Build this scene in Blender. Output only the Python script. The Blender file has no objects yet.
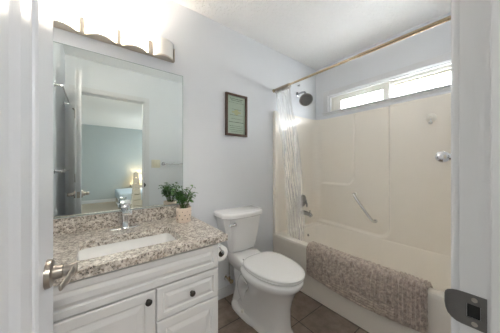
import bpy, bmesh, math, random
from mathutils import Vector, Matrix, noise as mnoise
PI = math.pi
random.seed(7)
C = bpy.context.scene.collection
S = bpy.context.scene

# ------------------------------------------------------------------ camera, world, light, exposure
F_PX, CAM_H = 203.0, 1.18
cam_d = bpy.data.cameras.new('camera'); cam = bpy.data.objects.new('camera', cam_d); C.objects.link(cam)
cam_d.sensor_fit = 'HORIZONTAL'; cam_d.sensor_width = 36.0; cam_d.lens = 36.0 * F_PX / 500.0
cam_d.shift_y = -1.0 / 500.0; cam_d.clip_start = 0.01
cam.location = (0, 0, CAM_H)
cam.rotation_euler = (PI/2, 0, math.radians(52.4) - PI/2)
S.camera = cam

w = bpy.data.worlds.new('world'); S.world = w; w.use_nodes = True
bg = w.node_tree.nodes['Background']
bg.inputs[0].default_value = (0.92, 0.96, 1.0, 1); bg.inputs[1].default_value = 15.0

S.view_settings.view_transform = 'Standard'; S.view_settings.look = 'None'
S.view_settings.exposure = 1.52
S.cycles.max_bounces = 24; S.cycles.diffuse_bounces = 16; S.cycles.glossy_bounces = 8; S.cycles.transmission_bounces = 12; S.cycles.transparent_max_bounces = 24
S.cycles.caustics_reflective = True; S.view_settings.gamma = 1.0; S.view_settings.use_curve_mapping = False

BULB_W, DOME_EMIT = 4.1, 80.0

def lamp(name, kind, loc, power, color, size=0.05, rot=(0,0,0), parent=None):
    d = bpy.data.lights.new(name, kind); d.energy = power; d.color = color
    if kind == 'AREA': d.size = size
    else: d.shadow_soft_size = size
    o = bpy.data.objects.new(name, d); C.objects.link(o)
    o.location = loc; o.rotation_euler = rot
    if parent: o.parent = parent; o.location = Vector(loc) - parent.location
    return o

d = bpy.data.lights.new('window_portal', 'AREA'); d.shape = 'RECTANGLE'; d.size = 1.27; d.size_y = 0.2
d.cycles.is_portal = True
po = bpy.data.objects.new('window_portal', d); C.objects.link(po)
po.location = (2.46, 0.775, 1.945); po.rotation_euler = (0, PI/2, 0); po.rotation_euler = (PI/2, 0, PI/2)

d = bpy.data.lights.new('added_window_portal', 'AREA'); d.shape = 'RECTANGLE'; d.size = 0.9; d.size_y = 0.9  # portal for the unseen window added to the bedroom
d.cycles.is_portal = True
po = bpy.data.objects.new('added_window_portal', d); C.objects.link(po)
po.location = (3.02, -3.45, 1.45); po.rotation_euler = (PI/2, 0, PI/2)
# ------------------------------------------------------------------ materials
def srgb(r, g, b):
    f = lambda c: (c/255/12.92) if c/255 <= 0.04045 else ((c/255+0.055)/1.055)**2.4
    return (f(r), f(g), f(b), 1)
def mat(name, col, rough=0.5, metal=0.0, bump=None, bump_scale=100, var=0.0, var_scale=8, coat=0.0, trans=0.0, ior=1.45, emis=None, emis_s=0.0, spec=0.5, sss=0.0):
    m = bpy.data.materials.new(name); m.use_nodes = True
    nt = m.node_tree; p = nt.nodes['Principled BSDF']
    p.inputs['Base Color'].default_value = col; p.inputs['Roughness'].default_value = rough
    p.inputs['Metallic'].default_value = metal; p.inputs['Coat Weight'].default_value = coat
    p.inputs['Coat Roughness'].default_value = 0.05
    p.inputs['Transmission Weight'].default_value = trans; p.inputs['IOR'].default_value = ior
    p.inputs['Specular IOR Level'].default_value = spec
    if emis: p.inputs['Emission Color'].default_value = emis; p.inputs['Emission Strength'].default_value = emis_s
    tc = nt.nodes.new('ShaderNodeTexCoord')
    if bump or var:
        n = nt.nodes.new('ShaderNodeTexNoise'); n.inputs['Scale'].default_value = bump_scale; n.inputs['Detail'].default_value = 4
        nt.links.new(tc.outputs['Object'], n.inputs['Vector'])
        b = nt.nodes.new('ShaderNodeBump'); b.inputs['Strength'].default_value = bump or 0.02; b.inputs['Distance'].default_value = 0.002
        nt.links.new(n.outputs['Fac'], b.inputs['Height']); nt.links.new(b.outputs['Normal'], p.inputs['Normal'])
    if var:
        n2 = nt.nodes.new('ShaderNodeTexNoise'); n2.inputs['Scale'].default_value = var_scale; n2.inputs['Detail'].default_value = 5
        nt.links.new(tc.outputs['Object'], n2.inputs['Vector'])
        mx = nt.nodes.new('ShaderNodeMix'); mx.data_type = 'RGBA'
        mx.inputs[6].default_value = tuple(c*(1-var) for c in col[:3]) + (1,)
        mx.inputs[7].default_value = tuple(min(1, c*(1+var)) for c in col[:3]) + (1,)
        nt.links.new(n2.outputs['Fac'], mx.inputs[0]); nt.links.new(mx.outputs[2], p.inputs['Base Color'])
    return m

M = {}
M['wall'] = mat('wall paint', srgb(222, 225, 229), 0.55, bump=0.12, bump_scale=160, var=0.015)
M['bedwall'] = mat('bedroom wall paint', srgb(172, 180, 180), 0.7, bump=0.1, bump_scale=140, var=0.02)
M['white'] = mat('white trim paint', srgb(216, 217, 219), 0.3, bump=0.05, bump_scale=60, var=0.01)
M['doorpaint'] = mat('white door paint', srgb(210, 212, 216), 0.32, bump=0.1, bump_scale=90, var=0.01)
M['cabinet'] = mat('white cabinet foil', srgb(220, 220, 220), 0.28, bump=0.02, bump_scale=200, var=0.01)
M['china'] = mat('white vitreous china', srgb(242, 242, 242), 0.08, coat=0.5, var=0.005)
M['sinkchina'] = mat('white sink china', srgb(240, 240, 238), 0.15, coat=0.3, var=0.005)
M['seat'] = mat('white toilet seat plastic', srgb(250, 250, 250), 0.18, coat=0.3, var=0.005)
M['acrylic'] = mat('almond acrylic', srgb(241, 236, 227), 0.24, coat=0.06, spec=0.4, bump=0.01, bump_scale=20, var=0.01)
M['chrome'] = mat('chrome', (0.75, 0.76, 0.78, 1), 0.08, 1.0, var=0.01)
M['nickel'] = mat('satin nickel', (0.40, 0.36, 0.32, 1), 0.28, 1.0, var=0.03, var_scale=30)
M['champagne'] = mat('brushed champagne nickel', (0.60, 0.54, 0.46, 1), 0.4, 0.85, var=0.03, var_scale=30)
M['bronze'] = mat('dark bronze', (0.07, 0.065, 0.06, 1), 0.35, 0.8, var=0.1, var_scale=60)
M['pewter'] = mat('dark pewter strike', (0.16, 0.155, 0.15, 1), 0.4, 0.85, var=0.1, var_scale=60)
M['brass'] = mat('aged brass', (0.50, 0.41, 0.27, 1), 0.25, 1.0, var=0.05, var_scale=30)
M['black'] = mat('painted hole shade', (0.01, 0.01, 0.01, 1), 0.8, var=0.05)
M['darkwood'] = mat('dark walnut frame', srgb(88, 66, 52), 0.4, var=0.25, var_scale=40, bump=0.1)
M['plastic'] = mat('white plastic', srgb(235, 233, 226), 0.4, var=0.01)
M['ivory'] = mat('ivory switch plate', srgb(226, 220, 200), 0.4, var=0.01)
M['paper'] = mat('toilet paper', srgb(240, 240, 238), 0.9, bump=0.2, bump_scale=300, var=0.02)
M['card'] = mat('cardboard core', srgb(96, 86, 76), 0.9, var=0.05)
M['soil'] = mat('dark potting soil', srgb(52, 40, 32), 0.95, bump=0.8, bump_scale=200, var=0.4, var_scale=120)
M['stem'] = mat('green stem', srgb(86, 112, 62), 0.5, var=0.1)
M['leaf'] = mat('glossy leaf', srgb(74, 122, 56), 0.35, var=0.5, var_scale=25, coat=0.2)
M['carpet'] = mat('beige bedroom carpet', srgb(176, 166, 152), 0.95, bump=0.8, bump_scale=400, var=0.1, var_scale=60)
M['bedding'] = mat('pale blue bedding', srgb(190, 204, 214), 0.8, bump=0.2, bump_scale=60, var=0.1, var_scale=12)
M['pillow'] = mat('white pillow cotton', srgb(226, 228, 230), 0.8, bump=0.2, bump_scale=60, var=0.03)
M['palewood'] = mat('whitewashed wood', srgb(196, 190, 176), 0.7, bump=0.2, bump_scale=60, var=0.12, var_scale=14)
M['lit'] = mat('lit opal glass', srgb(255, 250, 240), 0.3, emis=(1.0, 0.90, 0.78, 1), emis_s=8, var=0.01)
M['litcool'] = mat('lit frosted dome', srgb(255, 252, 246), 0.3, emis=(1.0, 0.95, 0.88, 1), emis_s=DOME_EMIT, var=0.01)
M['unlit'] = mat('unlit opal glass', srgb(236, 234, 228), 0.2, coat=0.3, var=0.01)
M['lampshade'] = mat('warm fabric lamp shade', srgb(240, 226, 200), 0.8, emis=(1.0, 0.72, 0.42, 1), emis_s=1.2, var=0.03)
M['printink'] = mat('faded print ink', srgb(84, 100, 84), 0.8, var=0.1)
M['goldink'] = mat('ochre print ink', srgb(174, 176, 136), 0.8, var=0.2, var_scale=90)
M['printpaper'] = mat('sage print paper', srgb(168, 182, 164), 0.5, var=0.08, var_scale=30)
M['rubber'] = mat('grey shower face', (0.16, 0.16, 0.165, 1), 0.35, var=0.05)
M['dot'] = mat('grey pot dots', srgb(120, 104, 96), 0.7, var=0.1)
M['pot'] = mat('pale peach ceramic', srgb(230, 212, 196), 0.45, var=0.02)
M['spoke'] = mat('braided steel hose', (0.45, 0.44, 0.43, 1), 0.35, 0.9, bump=0.5, bump_scale=500, var=0.1, var_scale=200)

def door_grain(m):
    nt = m.node_tree; p = nt.nodes['Principled BSDF']; tc = nt.nodes.new('ShaderNodeTexCoord'); mp = nt.nodes.new('ShaderNodeMapping')
    mp.inputs['Scale'].default_value = (90, 90, 4); nt.links.new(tc.outputs['Object'], mp.inputs[0])
    n = nt.nodes.new('ShaderNodeTexNoise'); n.inputs['Scale'].default_value = 2.0; n.inputs['Detail'].default_value = 5; n.inputs['Roughness'].default_value = 0.7
    nt.links.new(mp.outputs[0], n.inputs['Vector'])
    b = nt.nodes.new('ShaderNodeBump'); b.inputs['Strength'].default_value = 0.3; b.inputs['Distance'].default_value = 0.0016
    nt.links.new(n.outputs['Fac'], b.inputs['Height']); nt.links.new(b.outputs['Normal'], p.inputs['Normal'])
door_grain(M['doorpaint']); door_grain(M['white'])
def mat_ceiling():
    m = mat('knockdown ceiling paint', srgb(243, 243, 243), 0.8)
    nt = m.node_tree; p = nt.nodes['Principled BSDF']; tc = nt.nodes.new('ShaderNodeTexCoord')
    n = nt.nodes.new('ShaderNodeTexNoise'); n.inputs['Scale'].default_value = 38; n.inputs['Detail'].default_value = 3
    r = nt.nodes.new('ShaderNodeValToRGB'); r.color_ramp.elements[0].position = 0.48; r.color_ramp.elements[1].position = 0.56
    b = nt.nodes.new('ShaderNodeBump'); b.inputs['Strength'].default_value = 0.8; b.inputs['Distance'].default_value = 0.004
    nt.links.new(tc.outputs['Object'], n.inputs['Vector']); nt.links.new(n.outputs['Fac'], r.inputs[0])
    nt.links.new(r.outputs[0], b.inputs['Height']); nt.links.new(b.outputs['Normal'], p.inputs['Normal'])
    return m
M['ceiling'] = mat_ceiling()

def mat_tile():
    m = mat('brown porcelain tile', srgb(110, 95, 85), 0.38)
    nt = m.node_tree; p = nt.nodes['Principled BSDF']; tc = nt.nodes.new('ShaderNodeTexCoord')
    mp = nt.nodes.new('ShaderNodeMapping'); mp.inputs['Location'].default_value = (-1.533 + 0.305*6, -0.684 + 0.305*4, 0)
    nt.links.new(tc.outputs['Object'], mp.inputs[0])
    br = nt.nodes.new('ShaderNodeTexBrick'); br.offset = 0.0; br.squash = 1.0
    br.inputs['Scale'].default_value = 1.0; br.inputs['Brick Width'].default_value = 0.305; br.inputs['Row Height'].default_value = 0.305
    br.inputs['Mortar Size'].default_value = 0.0028; br.inputs['Mortar Smooth'].default_value = 0.2; br.inputs['Bias'].default_value = 0
    nt.links.new(mp.outputs[0], br.inputs['Vector'])
    n = nt.nodes.new('ShaderNodeTexNoise'); n.inputs['Scale'].default_value = 9; n.inputs['Detail'].default_value = 8; n.inputs['Roughness'].default_value = 0.7
    nt.links.new(tc.outputs['Object'], n.inputs['Vector'])
    r = nt.nodes.new('ShaderNodeValToRGB')
    r.color_ramp.elements[0].position = 0.3; r.color_ramp.elements[0].color = srgb(112, 98, 88)
    r.color_ramp.elements[1].position = 0.72; r.color_ramp.elements[1].color = srgb(158, 142, 129)
    nt.links.new(n.outputs['Fac'], r.inputs[0])
    mx = nt.nodes.new('ShaderNodeMix'); mx.data_type = 'RGBA'
    nt.links.new(br.outputs['Fac'], mx.inputs[0]); nt.links.new(r.outputs[0], mx.inputs[6]); mx.inputs[7].default_value = srgb(52, 44, 40)
    nt.links.new(mx.outputs[2], p.inputs['Base Color'])
    b = nt.nodes.new('ShaderNodeBump'); b.invert = True; b.inputs['Strength'].default_value = 0.5; b.inputs['Distance'].default_value = 0.002
    nt.links.new(br.outputs['Fac'], b.inputs['Height']); nt.links.new(b.outputs['Normal'], p.inputs['Normal'])
    return m
M['tile'] = mat_tile()

def mat_granite():
    m = mat('speckled granite', srgb(190, 180, 168), 0.34, coat=0.08)
    nt = m.node_tree; p = nt.nodes['Principled BSDF']; tc = nt.nodes.new('ShaderNodeTexCoord')
    def noise(s, d=4, rg=0.6):
        n = nt.nodes.new('ShaderNodeTexNoise'); n.inputs['Scale'].default_value = s; n.inputs['Detail'].default_value = d; n.inputs['Roughness'].default_value = rg
        nt.links.new(tc.outputs['Object'], n.inputs['Vector']); return n
    def ramp(src, stops):
        r = nt.nodes.new('ShaderNodeValToRGB'); e = r.color_ramp.elements
        while len(e) < len(stops): e.new(0.5)
        for k, (pos, c) in enumerate(stops): e[k].position = pos; e[k].color = c
        nt.links.new(src, r.inputs[0]); return r
    a = ramp(noise(60, 5, 0.75).outputs['Fac'], [(0.34, srgb(118, 110, 102)), (0.44, srgb(160, 151, 141)), (0.53, srgb(208, 200, 190)), (0.66, srgb(234, 230, 222))])
    b = ramp(noise(85, 2, 0.6).outputs['Fac'], [(0.60, (0, 0, 0, 1)), (0.66, (1, 1, 1, 1))])
    c = ramp(noise(120, 2, 0.5).outputs['Fac'], [(0.33, (1, 1, 1, 1)), (0.38, (0, 0, 0, 1))])
    m1 = nt.nodes.new('ShaderNodeMix'); m1.data_type = 'RGBA'
    nt.links.new(b.outputs[0], m1.inputs[0]); nt.links.new(a.outputs[0], m1.inputs[6]); m1.inputs[7].default_value = srgb(146, 132, 118)
    m2 = nt.nodes.new('ShaderNodeMix'); m2.data_type = 'RGBA'
    nt.links.new(c.outputs[0], m2.inputs[0]); nt.links.new(m1.outputs[2], m2.inputs[6]); m2.inputs[7].default_value = srgb(74, 70, 68)
    nt.links.new(m2.outputs[2], p.inputs['Base Color'])
    return m
M['granite'] = mat_granite()

def mat_mat():
    m = mat('taupe chenille', srgb(150, 138, 130), 0.95)
    nt = m.node_tree; p = nt.nodes['Principled BSDF']; tc = nt.nodes.new('ShaderNodeTexCoord')
    n = nt.nodes.new('ShaderNodeTexNoise'); n.inputs['Scale'].default_value = 34; n.inputs['Detail'].default_value = 6; n.inputs['Roughness'].default_value = 0.8
    nt.links.new(tc.outputs['Object'], n.inputs['Vector'])
    r = nt.nodes.new('ShaderNodeValToRGB')
    r.color_ramp.elements[0].position = 0.3; r.color_ramp.elements[0].color = srgb(132, 117, 106)
    r.color_ramp.elements[1].position = 0.7; r.color_ramp.elements[1].color = srgb(232, 218, 205)
    nt.links.new(n.outputs['Fac'], r.inputs[0]); nt.links.new(r.outputs[0], p.inputs['Base Color'])
    p.inputs['Sheen Weight'].default_value = 0.3
    n2 = nt.nodes.new('ShaderNodeTexNoise'); n2.inputs['Scale'].default_value = 260; n2.inputs['Detail'].default_value = 3
    nt.links.new(tc.outputs['Object'], n2.inputs['Vector'])
    b = nt.nodes.new('ShaderNodeBump'); b.inputs['Strength'].default_value = 0.9; b.inputs['Distance'].default_value = 0.004
    nt.links.new(n2.outputs['Fac'], b.inputs['Height']); nt.links.new(b.outputs['Normal'], p.inputs['Normal'])
    return m
M['mat'] = mat_mat()

def mat_clear(name, fac, tint, rough):
    m = bpy.data.materials.new(name); m.use_nodes = True; nt = m.node_tree; p = nt.nodes['Principled BSDF']
    p.inputs['Base Color'].default_value = tint; p.inputs['Roughness'].default_value = rough
    t = nt.nodes.new('ShaderNodeBsdfTransparent'); t.inputs[0].default_value = (1.0, 1.0, 1.0, 1)
    fr = nt.nodes.new('ShaderNodeLayerWeight'); fr.inputs[0].default_value = 0.35
    mr = nt.nodes.new('ShaderNodeMapRange'); mr.inputs[3].default_value = fac; mr.inputs[4].default_value = min(1, fac + 0.5)
    nt.links.new(fr.outputs['Facing'], mr.inputs[0])
    mx = nt.nodes.new('ShaderNodeMixShader'); nt.links.new(mr.outputs[0], mx.inputs[0])
    nt.links.new(t.outputs[0], mx.inputs[1]); nt.links.new(p.outputs[0], mx.inputs[2])
    nt.links.new(mx.outputs[0], nt.nodes['Material Output'].inputs[0])
    return m
M['vinyl'] = mat_clear('clear vinyl', 0.08, srgb(246, 248, 250), 0.10)
M['glass'] = mat_clear('window glass', 0.03, srgb(235, 240, 240), 0.03)
M['satin'] = mat('satin steel', (0.66, 0.66, 0.66, 1), 0.22, 1.0, var=0.01)
M['fitting'] = mat('darkened fitting chrome', (0.42, 0.43, 0.44, 1), 0.10, 1.0, var=0.01)  # darker copy of the chrome, dark reflections put into its base colour
M['mirror'] = mat('silvered mirror glass', (0.80, 0.86, 0.845, 1), 0.006, 1.0)
M['mirroredge'] = mat('mirror glass edge', srgb(150, 168, 164), 0.2, var=0.02)

# ------------------------------------------------------------------ mesh helpers
def V(*a): return Vector(a)
def box(bm, x0, x1, y0, y1, z0, z1, bev=0.0, seg=2, mx=None):
    r = bmesh.ops.create_cube(bm, size=1.0); vs = r['verts']
    for v in vs:
        v.co = V(x0 + (v.co.x+.5)*(x1-x0), y0 + (v.co.y+.5)*(y1-y0), z0 + (v.co.z+.5)*(z1-z0))
    if mx is not None:
        for v in vs: v.co = mx @ v.co
    if bev:
        es = list({e for v in vs for e in v.link_edges})
        bmesh.ops.bevel(bm, geom=es, offset=bev, segments=seg, affect='EDGES', profile=0.7)
def frame_of(d):
    d = d.normalized(); up = V(0,0,1) if abs(d.z) < 0.95 else V(1,0,0)
    a = d.cross(up).normalized(); b = a.cross(d).normalized(); return a, b
def loft(bm, rings, cap0=True, cap1=True, closed=True):
    rs = [[bm.verts.new(p) for p in ring] for ring in rings]; n = len(rs[0])
    for A, B in zip(rs, rs[1:]):
        for i in range(n if closed else n-1):
            j = (i+1) % n
            try: bm.faces.new((A[i], A[j], B[j], B[i]))
            except ValueError: pass
    if cap0 and closed: bm.faces.new(list(reversed(rs[0])))
    if cap1 and closed: bm.faces.new(rs[-1])
    return rs
def tube(bm, pts, rad, n=12, caps=True):
    pts = [Vector(p) for p in pts]; rings = []
    if not hasattr(rad, '__len__'): rad = [rad]*len(pts)
    a = None
    for i, p in enumerate(pts):
        d = (pts[min(i+1, len(pts)-1)] - pts[max(i-1, 0)]).normalized()
        if a is None: a, b = frame_of(d)
        else:
            a = (a - d*a.dot(d)).normalized(); b = a.cross(d).normalized()
        rings.append([p + (a*math.cos(t) + b*math.sin(t))*rad[i] for t in [2*PI*k/n for k in range(n)]])
    loft(bm, rings, caps, caps)
def lathe(bm, org, axis, prof, n=24, caps=True):
    """prof: list of (distance along axis, radius)"""
    org = Vector(org); d = Vector(axis).normalized(); a, b = frame_of(d)
    rings = [[org + d*h + (a*math.cos(t)+b*math.sin(t))*max(r, 1e-5) for t in [2*PI*k/n for k in range(n)]] for h, r in prof]
    loft(bm, rings, caps, caps)
def rrect(cx, cy, hx, hy, r, n=6):
    out = []
    r = min(r, hx*0.999, hy*0.999)
    for q, (sx, sy) in enumerate([(1,1), (-1,1), (-1,-1), (1,-1)]):
        for k in range(n+1):
            t = PI/2*q + PI/2*k/n
            out.append((cx + sx*(hx-r) + r*math.cos(t), cy + sy*(hy-r) + r*math.sin(t)))
    return out
def smooth_path(ctrl, n=8):
    P = [Vector(c) for c in ctrl]; out = []
    for i in range(len(P)-1):
        p0, p1, p2, p3 = P[max(i-1,0)], P[i], P[i+1], P[min(i+2, len(P)-1)]
        for k in range(n):
            t = k/n
            out.append(0.5*((2*p1) + (p2-p0)*t + (2*p0-5*p1+4*p2-p3)*t*t + (3*p1-p0-3*p2+p3)*t**3))
    out.append(P[-1]); return out
def rootloc(p):
    while p.parent: p = p.parent
    return p.location
def obj(name, bm, m, parent=None, loc=None, smooth=None, subsurf=0, bevel=0, solid=0):
    """link the bmesh (in world coordinates) as ONE mesh object; origin at loc or at the thing's root"""
    bmesh.ops.remove_doubles(bm, verts=bm.verts, dist=1e-6)
    bmesh.ops.recalc_face_normals(bm, faces=bm.faces)
    if parent: base = Vector(rootloc(parent))
    elif loc is not None: base = Vector(loc)
    else:
        xs = [v.co for v in bm.verts]
        base = V((min(v.x for v in xs)+max(v.x for v in xs))/2, (min(v.y for v in xs)+max(v.y for v in xs))/2, min(v.z for v in xs))
    bmesh.ops.translate(bm, verts=bm.verts, vec=-base)
    me = bpy.data.meshes.new(name); bm.to_mesh(me); bm.free()
    me.materials.append(M[m] if isinstance(m, str) else m)
    o = bpy.data.objects.new(name, me); C.objects.link(o)
    if parent: o.parent = parent
    else: o.location = base
    if smooth is not None:
        me.shade_smooth()
        if smooth < 180: me.set_sharp_from_angle(angle=math.radians(smooth))
    if bevel:
        b = o.modifiers.new('bevel', 'BEVEL'); b.width = bevel; b.segments = 2; b.limit_method = 'ANGLE'
    if subsurf:
        s = o.modifiers.new('subsurf', 'SUBSURF'); s.levels = s.render_levels = subsurf
    if solid:
        s = o.modifiers.new('solid', 'SOLIDIFY'); s.thickness = solid; s.offset = 0
    return o
def B(): return bmesh.new()
def thing(name, label, cat, loc=(0,0,0), group=None):
    o = bpy.data.objects.new(name, None); C.objects.link(o); o.empty_display_size = 0.05
    o.location = loc; o['label'] = label; o['category'] = cat
    if group: o['group'] = group
    return o
def tag(o, label, cat, group=None):
    o['label'] = label; o['category'] = cat
    if group: o['group'] = group
    return o
def struct(name, bm, m, parent=None, **k):
    o = obj(name, bm, m, parent, **k)
    if not parent: o['kind'] = 'structure'
    return o
def raised_front(bm, org, ux, uz, un, wd, ht, prof):
    """concentric rectangles: prof = list of (inset, height along normal); last ring is capped"""
    rings = []
    for ins, h in prof:
        rings.append([org + ux*a + uz*b + un*h for a, b in ((ins, ins), (wd-ins, ins), (wd-ins, ht-ins), (ins, ht-ins))])
    loft(bm, rings, True, True)

# ------------------------------------------------------------------ room shell
XB, YA, XD, YC, ZC = 2.32, 1.59, -0.257, 0.063, 2.44
JX0, JX1, DZ = -0.166, 0.552, 2.045       # door opening
T = 0.10
bm = B(); box(bm, XD-T, XB+T, -0.052, YA+T, -0.1, 0.0); struct('floor', bm, 'tile', loc=(0,0,0))
bm = B(); box(bm, XD-T, XB+T, -0.052, YA+T, ZC, ZC+0.1); struct('ceiling', bm, 'ceiling', loc=(0,0,0))
bm = B(); box(bm, XD-T, XB+T, YA, YA+T, 0, ZC); struct('wall_mirror_side', bm, 'wall', loc=(0,YA,0))
bm = B(); box(bm, XD-T, XD, YC, YA, 0, ZC); struct('wall_left', bm, 'wall', loc=(XD,0,0))
# window wall with opening
WY0, WY1, WZ0, WZ1 = 0.135, 1.402, 1.842, 2.036
bm = B()
box(bm, XB, XB+0.14, YC, WY0, 0, ZC); box(bm, XB, XB+0.14, WY1, YA, 0, ZC)
box(bm, XB, XB+0.14, WY0, WY1, 0, WZ0); box(bm, XB, XB+0.14, WY0, WY1, WZ1, ZC)
struct('wall_window_side', bm, 'wall', loc=(XB,0,0))
# door wall (camera stands in its opening)
bm = B()
box(bm, XD-T, JX0-0.018, -0.052, YC, 0, ZC); box(bm, JX1+0.018, XB+0.14, -0.052, YC, 0, ZC)
box(bm, JX0-0.018, JX1+0.018, -0.052, YC, DZ+0.018, ZC)
struct('wall_door_side', bm, 'wall', loc=(0,YC,0))

# door frame: jambs, stops, casings (trim_1)
bm = B()
box(bm, JX1, JX1+0.018, -0.052, YC, 0, DZ, 0.0015); box(bm, JX0-0.018, JX0, -0.052, YC, 0, DZ, 0.0015)
box(bm, JX0-0.018, JX1+0.018, -0.052, YC, DZ, DZ+0.018, 0.0015)
trim1 = struct('trim_1', bm, 'white', loc=(JX1, YC, 0), smooth=40)
bm = B()
box(bm, JX1-0.011, JX1+0.001, -0.015, 0.024, 0, DZ-0.011, 0.003); box(bm, JX0-0.001, JX0+0.011, -0.015, 0.024, 0, DZ-0.011, 0.003)
box(bm, JX0, JX1, -0.015, 0.024, DZ-0.011, DZ+0.001, 0.003)
obj('door_stop', bm, 'white', trim1, smooth=40)
def casing(bm, y0, sgn):
    a = 0.057
    for x0, x1 in ((JX1+0.004, JX1+0.004+a), (max(JX0-0.004-a, XD+0.001), JX0-0.004)):
        box(bm, x0, x1, *sorted((y0, y0+sgn*0.011)), 0, DZ+0.004+a, 0.003)
        m0, m1 = (x0+0.014, x1) if x0 > 0 else (x0, x1-0.014)
        box(bm, m0, m1, *sorted((y0, y0+sgn*0.0145)), 0, DZ+a, 0.004)
    box(bm, max(JX0-0.004-a, XD+0.001), JX1+0.004+a, *sorted((y0, y0+sgn*0.0112)), DZ+0.004, DZ+0.004+a, 0.003)
    box(bm, max(JX0-0.004-a, XD+0.001), JX1+0.004+a, *sorted((y0, y0+sgn*0.0147)), DZ+0.018, DZ+0.0042+a, 0.004)
bm = B(); casing(bm, YC, 1); obj('casing', bm, 'white', trim1, smooth=40)
bm = B(); casing(bm, -0.052, -1); obj('casing', bm, 'white', trim1, smooth=40)
# strike plate on the jamb
def strike():
    zc = 0.9125; hz = 0.030
    bm = B(); x = JX1 - 0.0022
    # plate with a square hole: outline around hole, then curved lip over the casing
    hole = (0.036, 0.0535, zc-0.013, zc+0.012)
    y0, y1 = 0.0285, 0.060
    for (a, b, c, d_) in ((y0, y1, hole[3], zc+hz), (y0, y1, zc-hz, hole[2]), (y0, hole[0], hole[2], hole[3]), (hole[1], y1, hole[2], hole[3])):
        box(bm, x, JX1+0.0005, a, b, c, d_)
    # lip: half-round end, bending away round the frame edge
    n = 8; prev = None
    cols = [(x, 0.060, 1.0), (x+0.0006, 0.067, 0.98), (x+0.003, 0.074, 0.9), (x+0.007, 0.080, 0.76), (x+0.012, 0.0840, 0.55), (x+0.0165, 0.0860, 0.28)]
    front, back = [], []
    for (cx, cy, s) in cols:
        h = hz*s
        front.append([V(cx, cy, zc-h), V(cx, cy, zc+h)]); back.append([V(cx+0.0018, cy-0.0008, zc-h), V(cx+0.0018, cy-0.0008, zc+h)])
    rings = [[f[0], f[1], b[1], b[0]] for f, b in zip(front, back)]
    loft(bm, rings)
    s = obj('strike_plate', bm, 'pewter', trim1, smooth=40); s['label'] = 'dark metal strike plate with curved lip'
    bm = B(); box(bm, JX1-0.0005, JX1+0.0155, 0.0365, 0.053, zc-0.0125, zc+0.0115); obj('latch_hole_shade', bm, 'black', s)  # solid black block, the shade inside the hole put into its colour
    for z in (zc+0.0215, zc-0.0225):
        bm = B(); lathe(bm, (JX1-0.0022, 0.0435, z), (-1, 0, 0), [(0, 0.0042), (0.0008, 0.0036)], 14); obj('screw', bm, 'nickel', s, smooth=30)
strike()

# baseboards
def baseboard(name, x0, x1, y0, y1):
    bm = B(); box(bm, x0, x1, y0, y1, 0, 0.075, 0.002)
    t = 0.003
    xx0, xx1 = (x0, x1) if abs(x1-x0) > 0.05 else (x0+t*0, x1); 
    if abs(y1-y0) < 0.05: box(bm, x0, x1, y0+0.005, y1, 0.07, 0.09, 0.003)
    else: box(bm, x0, x1-0.005, y0, y1, 0.07, 0.09, 0.003)
    struct(name, bm, 'white', smooth=40)
baseboard('baseboard_mirror_side', 0.578, 1.523, YA-0.013, YA)
baseboard('baseboard_left', XD, XD+0.013, YC+0.02, 1.04)
bm = B(); box(bm, JX1+0.063, 1.523, YC, YC+0.012, 0, 0.088, 0.003); struct('baseboard_door_side', bm, 'white', smooth=40)

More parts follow.
